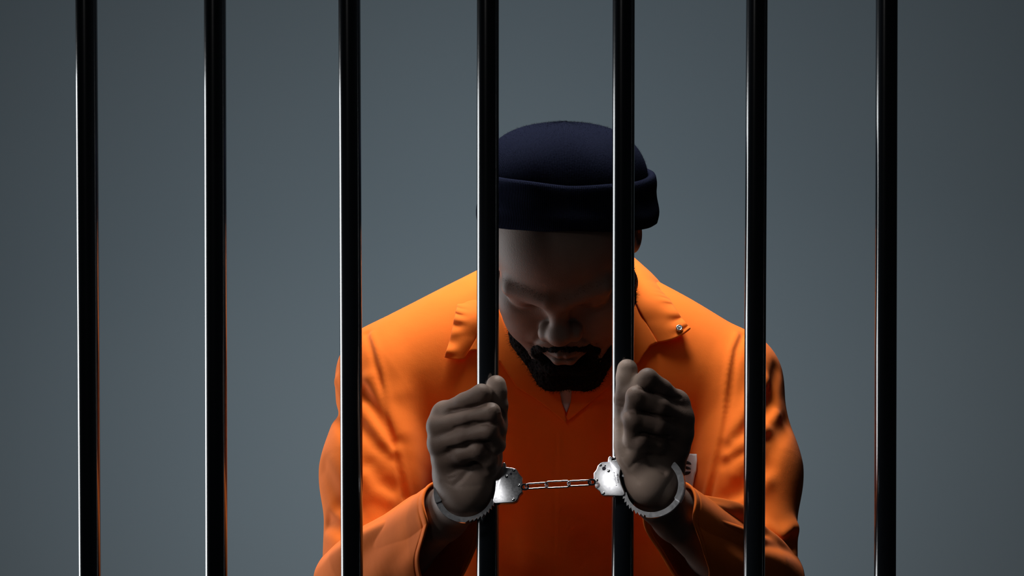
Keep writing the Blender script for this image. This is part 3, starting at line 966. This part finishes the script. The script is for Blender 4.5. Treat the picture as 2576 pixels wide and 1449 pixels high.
forearm_sleeve(WR, ER, [(1712,1221,45),(1735,1280,16),(1749,1330,20),(1767,1385,44),(1784,1445,85),(1748,1492,125),(1702,1455,136),(1660,1385,128),(1620,1318,108),(1636,1252,88),(1676,1222,66)],
    [(0.9, -0.9, 0.20, 0.0055, 0.45, 0.35), (1.5, -0.7, 0.20, 0.0060, 0.35, 0.30), (0.5, -0.4, 0.16, 0.0040, 0.35, 0.25), (1.2, -0.8, 0.14, -0.0050, 0.40, 0.3),
     (1.9, -1.2, 0.2, -0.0050, 0.55, 0.3), (0.2, 0.5, 0.15, 0.0045, 0.6, 0.3), (2.3, -0.4, 0.2, 0.004, 0.4, 0.3), (-1.0, -0.3, 0.3, 0.005, 0.5, 0.4)], 1)

# collar: one leaf wrapped round the neck, columns of (inner, middle, outer) edge points
def cp(px, py, Y=None, off=0.0):
    if Y is not None: return P(px, py, Y)
    v, hit = trace(suit0, px, py, off)
    return v[0]
cols = [
 [cp(1652,862,off=.004), cp(1698,852,off=.011), cp(1738,825,off=.019)],
 [cp(1626,815,off=.006), cp(1672,806,off=.010), cp(1713,797,off=.010)],
 [cp(1602,768,off=.009), cp(1650,760,off=.011), cp(1691,765,off=.005)],
 [cp(1580,712,.335), cp(1634,712,.345), cp(1674,738,.372)],
 [cp(1566,660,.365), cp(1612,668,.385), cp(1656,716,.405)],
 [cp(1515,615,.425), cp(1530,606,.445), cp(1560,680,.475)],
 [cp(1415,600,.445), cp(1415,588,.465), cp(1415,660,.495)],
 [cp(1310,615,.425), cp(1295,610,.445), cp(1265,680,.475)],
 [cp(1245,672,.365), cp(1200,688,.385), cp(1178,705,.405)],
 [cp(1232,735,.340), cp(1190,735,.345), cp(1158,735,.372)],
 [cp(1215,790,off=.009), cp(1178,790,off=.011), cp(1147,782,off=.005)],
 [cp(1196,852,off=.006), cp(1165,850,off=.010), cp(1133,848,off=.008)],
 [cp(1170,903,off=.004), cp(1144,905,off=.010), cp(1117,899,off=.014)]]
def catmull(pts, n):
    pts = [2*pts[0]-pts[1]] + list(pts) + [2*pts[-1]-pts[-2]]
    out = []
    for i in range(1, len(pts) - 2):
        p0, p1, p2, p3 = pts[i-1:i+3]
        for j in range(n):
            t = j / n
            out.append(0.5*((2*p1)+(-p0+p2)*t+(2*p0-5*p1+4*p2-p3)*t*t+(-p0+3*p1-3*p2+p3)*t**3))
    out.append(pts[-2]); return np.array(out)
rows = [catmull([c[k] for c in cols], 14) for k in range(3)]
nc = len(rows[0]); NR = 16
G = np.zeros((NR, nc, 3))
for i in range(NR):
    t = i / (NR - 1)
    w0, w1, w2 = (1-t)*(1-2*t), 4*t*(1-t), t*(2*t-1)
    G[i] = w0*rows[0] + w1*rows[1] + w2*rows[2]
# stitched-edge puckers
s = np.cumsum(np.r_[0, np.linalg.norm(np.diff(rows[2], axis=0), axis=1)])
for i in range(NR):
    t = i / (NR - 1)
    amp = 0.0030 * math.exp(-((t - 0.90) / 0.28) ** 2)
    G[i, :, 1] += amp * np.sin(s / 0.0105 * 2 * math.pi * 0.62 + 1.2 * np.sin(s * 90)) * (0.5 + 0.5 * np.abs(np.sin(s * 37)))
F = [(i*nc+j, i*nc+j+1, (i+1)*nc+j+1, (i+1)*nc+j) for i in range(NR-1) for j in range(nc-1)]
col = link_mesh('collar', G.reshape(-1, 3), F, 'orange', su_)
md = col.modifiers.new('thickness', 'SOLIDIFY'); md.thickness = 0.0030; md.offset = 0
md = col.modifiers.new('soft', 'SUBSURF'); md.levels = 1; md.render_levels = 1

# lapels lying open on the chest
rl = [(1654,862),(1634,872),(1622,888),(1606,914),(1590,930),(1560,950),(1500,1000),(1455,1037),(1429,1058),(1425,1050),(1436,1010),(1440,960),(1500,880),(1545,800),(1570,740),(1600,765),(1626,815)]
ll = [(1171,898),(1180,884),(1197,880),(1230,893),(1257,910),(1280,944),(1300,975),(1345,1003),(1385,1032),(1412,1056),(1424,1066),(1425,1052),(1415,1018),(1408,985),(1350,960),(1310,900),(1270,830),(1250,770),(1225,770),(1198,852)]
sheet('lapel', suit0, rl, 0.0055, 0.0026, 'orange', su_)
sheet('lapel', suit0, ll, 0.0060, 0.0026, 'orange', su_)
# undershirt in the gap of the neck
sheet('undershirt', suit0, [(1385,940),(1450,940),(1444,985),(1437,1010),(1425,1038),(1414,1015),(1402,985)], 0.0030, 0.0015, 'white', person)['label'] = 'white undershirt showing at the neck'
# number patch on the chest
pt = sheet('number_patch', suit, [(1660,1140),(1728,1141),(1752,1142),(1753,1160),(1751,1185),(1747,1197),(1742,1225),(1733,1226),(1660,1222)], 0.0022, 0.0010, 'white', su_, y0=0.20)
pt['label'] = 'white cloth patch with black stencil marks'
for k, q in enumerate(([(1700,1160),(1722,1159),(1730,1160),(1736,1163),(1739,1168),(1737,1169),(1728,1168),(1720,1166),(1700,1167)],
          [(1700,1173),(1728,1173),(1735,1176),(1738,1181),(1728,1181),(1724,1178),(1700,1179)],
          [(1700,1188),(1724,1187),(1727,1186),(1737,1186),(1736,1190),(1731,1194),(1726,1195),(1700,1194)])):
    sheet('stencil_mark', suit, q, 0.0032, 0.0006, 'ink', pt, step=2.0, y0=0.20)
# metal snap on the collar
def disc(bm, c, n, r, h, seg=20, dome=0.0):
    n = nrm(n); a = nrm(np.cross(n, [0.3, 0.1, 1])); b = np.cross(n, a)
    prev = None
    prof = [(1.0, 0), (1.0, h * 0.7), (0.85, h), (0.45, h + dome * 0.7), (0.0, h + dome)]
    rings = []
    for k, z in prof:
        if k == 0: rings.append([bm.verts.new(c + n * z)]); continue
        rings.append([bm.verts.new(c + n * z + (a * math.cos(2*math.pi*i/seg) + b * math.sin(2*math.pi*i/seg)) * r * k) for i in range(seg)])
    for r0, r1 in zip(rings[:-1], rings[1:]):
        for i in range(seg):
            if len(r1) == 1: bm.faces.new((r0[i], r0[(i+1) % seg], r1[0]))
            else: bm.faces.new((r0[i], r0[(i+1) % seg], r1[(i+1) % seg], r1[i]))
def torus(bm, c, n, R, r, seg=24, m=8):
    n = nrm(n); a = nrm(np.cross(n, [0.3, 0.1, 1])); b = np.cross(n, a); rg = []
    for i in range(seg):
        t = 2*math.pi*i/seg; d = a*math.cos(t)+b*math.sin(t)
        rg.append([bm.verts.new(c + d*(R + r*math.cos(2*math.pi*j/m)) + n*r*math.sin(2*math.pi*j/m)) for j in range(m)])
    for i in range(seg):
        for j in range(m): bm.faces.new((rg[i][j], rg[(i+1)%seg][j], rg[(i+1)%seg][(j+1)%m], rg[i][(j+1)%m]))
sc_ = G[12, 9] ; gi = int(np.argmin(((G.reshape(-1,3) - cp(1711, 828, off=.016))**2).sum(1))); sc_ = G.reshape(-1,3)[gi]
bm = bmesh.new()
sn = nrm([0.05, -0.85, 0.5])
disc(bm, sc_ + sn * 0.0012, sn, 0.0040, 0.0012)
torus(bm, sc_ + sn * 0.0028, sn, 0.0030, 0.0009)
disc(bm, sc_ + sn * 0.0024, sn, 0.0014, 0.0014, dome=0.0005)
bmesh.ops.recalc_face_normals(bm, faces=bm.faces)
bm_object('snap_button', bm, 'steel', su_, True)['label'] = 'silver snap on the collar point'
# shoes under the trouser legs
for s in (1, -1):
    c = np.array([0.055 + s*0.16, 0.36, 0.0])
    sh = union([ell(c + [0, -0.06, 0.045], (0.050, 0.10, 0.045)), ell(c + [0, 0.06, 0.06], (0.042, 0.07, 0.06)), rcone(c + [0, 0.05, 0.07], c + [-s*0.01, 0.045, 0.15], 0.045, 0.045)], 0.03)
    sh2 = plane_cut(sh, c + [0, 0, 0.002], (0, 0, -1))
    V, F = mesh_sdf(sh2, c + [-0.08, -0.2, -0.02], c + [0.08, 0.18, 0.22], 0.004)
    link_mesh('shoe', V, F, 'shoe', person)
print('clothes', round(time.time() - T0, 1), 's')

# ------------------------------------------------------------------ handcuffs
cuffs = thing('handcuffs', 'silver steel handcuffs on both wrists, joined by a chain of long links', 'handcuffs', P(1400, 1220, -0.02))

def frame_at(px, py, Y, n):
    O = P(px, py, Y); n = nrm(n); ey = nrm(np.array([0, 0, 1.0]) - n * n[2]); ex = np.cross(ey, n)
    ex = ex if ex[0] > 0 else -ex
    return (O, ex, ey, n)
def to2(fr, px, py):
    O, ex, ey, n = fr
    d = ray(px, py); t = ((O - CAM) @ n) / (d @ n); q = CAM + d * t - O
    return (q @ ex, q @ ey)

def cuff(side, fr, outline, rivets, ring_c, R_out, R_in, a_teeth, a_double, keyhole, pins):
    """plate body, toothed swing arm, double cheek arms, rivets; angles in degrees in the cuff's plane"""
    O, ex, ey, n = fr
    poly = [to2(fr, *q) for q in outline]
    area2 = sum(poly[i][0]*poly[(i+1)%len(poly)][1]-poly[(i+1)%len(poly)][0]*poly[i][1] for i in range(len(poly)))
    if area2 < 0: poly = poly[::-1]
    root = bm_object('cuff', extrude(poly, 0.0085, fr, 0.0007, 3), 'steel', cuffs); shade_auto(root, 40)
    rc2 = np.array(to2(fr, *ring_c)); Rc = O + ex * rc2[0] + ey * rc2[1]
    An = nrm(n + np.array([0.0, 0.0, 0.13])); Ay = nrm(ey - An * (ey @ An)); Ax = nrm(ex - An * (ex @ An) - Ay * (ex @ Ay))
    def arc(a0, a1, ro, ri, z0, z1, teeth=None, name='swing_arm', nseg=72):
        bm = bmesh.new(); prev = None
        for i in range(nseg + 1):
            a = math.radians(a0 + (a1 - a0) * i / nseg)
            d = Ax * math.cos(a) + Ay * math.sin(a)
            ro_ = ro
            if teeth and teeth[0] <= math.degrees(a) <= teeth[1]:
                ph = (math.degrees(a) - teeth[0]) / teeth[2]; ro_ = ro - 0.0026 * ((ph % 1.0) if side < 0 else 1 - (ph % 1.0))
            q = [bm.verts.new(Rc + d * r + An * z) for r, z in ((ri, z0), (ro_, z0), (ro_, z1), (ri, z1))]
            if prev:
                for k in range(4): bm.faces.new((prev[k], prev[(k+1)%4], q[(k+1)%4], q[k]))
            else: bm.faces.new(q)
            prev = q
        bm.faces.new(prev[::-1])
        bmesh.ops.recalc_face_normals(bm, faces=bm.faces)
        if not teeth:
            es = [e for e in bm.edges if len(e.link_faces) == 2 and e.calc_face_angle(0) > 0.9]
            bmesh.ops.bevel(bm, geom=es, offset=0.0004, segments=2, affect='EDGES')
        o = bm_object(name, bm, 'steel', root); shade_auto(o, 30)
        return o
    arc(a_teeth[0], a_teeth[1], R_out, R_in, -0.0058, -0.0030, teeth=a_teeth[2:], name='toothed_arm', nseg=400)
    arc(a_double[0], a_double[1], R_out + 0.0003, R_in - 0.0004, -0.0085, -0.0063, name='cheek_arm')
    arc(a_double[0], a_double[1], R_out + 0.0003, R_in - 0.0004, -0.0025, 0.0, name='cheek_arm')
    for q in rivets:
        c2 = to2(fr, *q); bm = bmesh.new()
        disc(bm, O + ex*c2[0] + ey*c2[1] - n*0.0001, n, RR(4.0, 0), 0.0003, dome=0.0005)
        bmesh.ops.recalc_face_normals(bm, faces=bm.faces); bm_object('rivet', bm, 'steel', root, True)
    for q, r in keyhole:
        c2 = to2(fr, *q); bm = bmesh.new()
        disc(bm, O + ex*c2[0] + ey*c2[1] - n*0.0001, n, RR(r, 0), 0.00015)
        bmesh.ops.recalc_face_normals(bm, faces=bm.faces); bm_object('keyhole', bm, 'dark', root)
    # pivot rivet of the swing arm
    a = math.radians(a_double[1] if side < 0 else a_double[0])
    return root, Rc

def mirror_n(px, py, tilt):
    p = P(px, py, -0.015); l = nrm(np.array([-1.00, -2.00, 2.35]) - p); v = nrm(CAM - p)
    return nrm(nrm(l + v) + np.array(tilt))
frL = frame_at(1280, 1218, -0.017, mirror_n(1280, 1218, (0.07, 0.0, 0.03)))
frR = frame_at(1535, 1203, -0.014, mirror_n(1535, 1203, (0.0, 0.0, 0.0)))
outL = [(1258,1174),(1263,1174),(1263,1167),(1265,1164),(1269,1163),(1272,1166),(1273,1175),(1290,1177),(1297,1179),(1302,1184),(1305,1191),(1314,1201),(1314,1238),(1306,1246),(1303,1255),(1298,1261),(1290,1264),(1247,1267),(1240,1264),(1239,1258),(1244,1236),(1246,1215),(1245,1195),(1246,1180)]
outR = [(1508,1165),(1513,1163),(1529,1161),(1530,1151),(1532,1148),(1536,1148),(1539,1151),(1539,1159),(1556,1155),(1562,1178),(1560,1185),(1559,1200),(1563,1218),(1569,1232),(1572,1241),(1570,1246),(1565,1248),(1517,1247),(1512,1244),(1508,1236),(1497,1227),(1494,1206),(1493,1190),(1500,1181),(1503,1172)]
cL, RcL = cuff(-1, frL, outL, [(1293,1183),(1274.5,1199),(1306,1221.5),(1291.5,1257)], (1172, 1234), 0.0325, 0.0268,
      (150, 345, 272, 340, 7.6), (25, 205), [((1285.5,1192), 3.3)], None)
cR, RcR = cuff(1, frR, outR, [(1510.5,1170),(1531,1184.5),(1501,1208),(1518,1241)], (1640, 1221), 0.0325, 0.0268,
      (195, 395, 198, 262, 7.6), (-28, 165), [((1519.5,1178.5), 5.0), ((1522.5,1172), 2.2)], None)
# tiny stamped lettering marks on the right plate (worn, unreadable)
bm = bmesh.new(); O, ex, ey, n = frR
rg = np.random.default_rng(3)
for base, cnt, ln in (((1544.5,1189),(9),1.3), ((1554,1193),(8),2.6)):
    for i in range(cnt):
        x = base[0] + i * (0.75 if cnt == 9 else 0.25) + rg.normal(0, .25); y = base[1] + i * 4.0 * (1 if cnt == 9 else .75)
        w, h_ = ln * (0.5 + rg.random() * 0.7), 0.5 + rg.random() * 0.6
        qs = [to2(frR, x - w, y - h_), to2(frR, x + w, y - h_), to2(frR, x + w, y + h_), to2(frR, x - w, y + h_)]
        vs = [bm.verts.new(O + ex*q[0] + ey*q[1] + n*0.00006) for q in qs]
        r = bmesh.ops.extrude_face_region(bm, geom=[bm.faces.new(vs)])
        bmesh.ops.translate(bm, verts=[g for g in r['geom'] if isinstance(g, bmesh.types.BMVert)], vec=Vector(-n * 0.0001))
bmesh.ops.recalc_face_normals(bm, faces=bm.faces)
bm_object('stamped_marks', bm, 'dark', cR)

# swivel eyes and links
def tube_loop(name, pts, r, parent, m=8, closed=True, mat='steel'):
    pts = [np.asarray(p, float) for p in pts]; N = len(pts); V = []; F = []
    ref = None
    for i in range(N):
        a = pts[(i-1) % N] if closed or i > 0 else pts[i]; b = pts[(i+1) % N] if closed or i < N-1 else pts[i]
        t = nrm(b - a)
        if ref is None: ref = nrm(np.cross(t, [0.2, 1, 0.1]))
        u = nrm(ref - t * (ref @ t)); w = np.cross(t, u); ref = u
        for j in range(m):
            q = 2*math.pi*j/m; V.append(pts[i] + (u*math.cos(q) + w*math.sin(q)) * r)
    for i in range(N if closed else N-1):
        for j in range(m): F.append((i*m+j, i*m+(j+1)%m, ((i+1)%N)*m+(j+1)%m, ((i+1)%N)*m+j))
    return link_mesh(name, V, F, mat, parent)
def stadium(A, B, halfw, roll, bend=0.0):
    A = np.asarray(A); B = np.asarray(B); ax = nrm(B - A)
    v0 = nrm(np.array([0, 0, 1.0]) - ax * ax[2]); w0 = np.cross(ax, v0)
    v = v0 * math.cos(roll) + w0 * math.sin(roll)
    L = np.linalg.norm(B - A); pts = []
    for i in range(13):
        t = -math.pi/2 + math.pi * i / 12; pts.append(B - ax*halfw + ax*halfw*math.cos(t) + v*halfw*math.sin(t))
    for i in range(1, 6): pts.append(B - ax*halfw - ax*(L-2*halfw)*i/6 + v*halfw)
    for i in range(13):
        t = math.pi/2 + math.pi * i / 12; pts.append(A + ax*halfw + ax*halfw*math.cos(t) + v*halfw*math.sin(t))
    for i in range(1, 6): pts.append(A + ax*halfw + ax*(L-2*halfw)*i/6 - v*halfw)
    return pts
wr = 0.00085
def CP(px, py, Y=-0.020): return P(px, py, Y)
def lug(A, B, ho, hi, th):
    o_ = stadium(A, B, ho, 0.0); ax = nrm(np.asarray(B) - np.asarray(A))
    i_ = stadium(np.asarray(A) + ax * (ho - hi), np.asarray(B) - ax * (ho - hi), hi, 0.0)
    n = nrm(np.cross(ax, [0, 0, 1.0])); N = len(o_); V = []; F = []
    for k, (lp, z) in enumerate(((o_, th/2), (o_, -th/2), (i_, -th/2), (i_, th/2))):
        V += [p + n * z for p in lp]
    for k in range(4):
        for j in range(N): F.append((k*N+j, k*N+(j+1) % N, ((k+1) % 4)*N+(j+1) % N, ((k+1) % 4)*N+j))
    o = link_mesh('chain_eye', V, F, 'steel', cuffs); shade_auto(o, 40); return o
lug(CP(1310,1225.5), CP(1331,1224), 0.0034, 0.0017, 0.0022)
tube_loop('chain_link', stadium(CP(1322,1224), CP(1378,1220), 0.0031, 0.50), wr, cuffs)
tube_loop('chain_link', stadium(CP(1372,1220), CP(1434,1217), 0.0033, -0.42), wr, cuffs)
tube_loop('chain_link', stadium(CP(1428,1217), CP(1486,1214), 0.0031, 0.50), wr, cuffs)
lug(CP(1478,1213.5), CP(1499,1212), 0.0034, 0.0017, 0.0022)
print('total script', round(time.time() - T0, 1), 's')
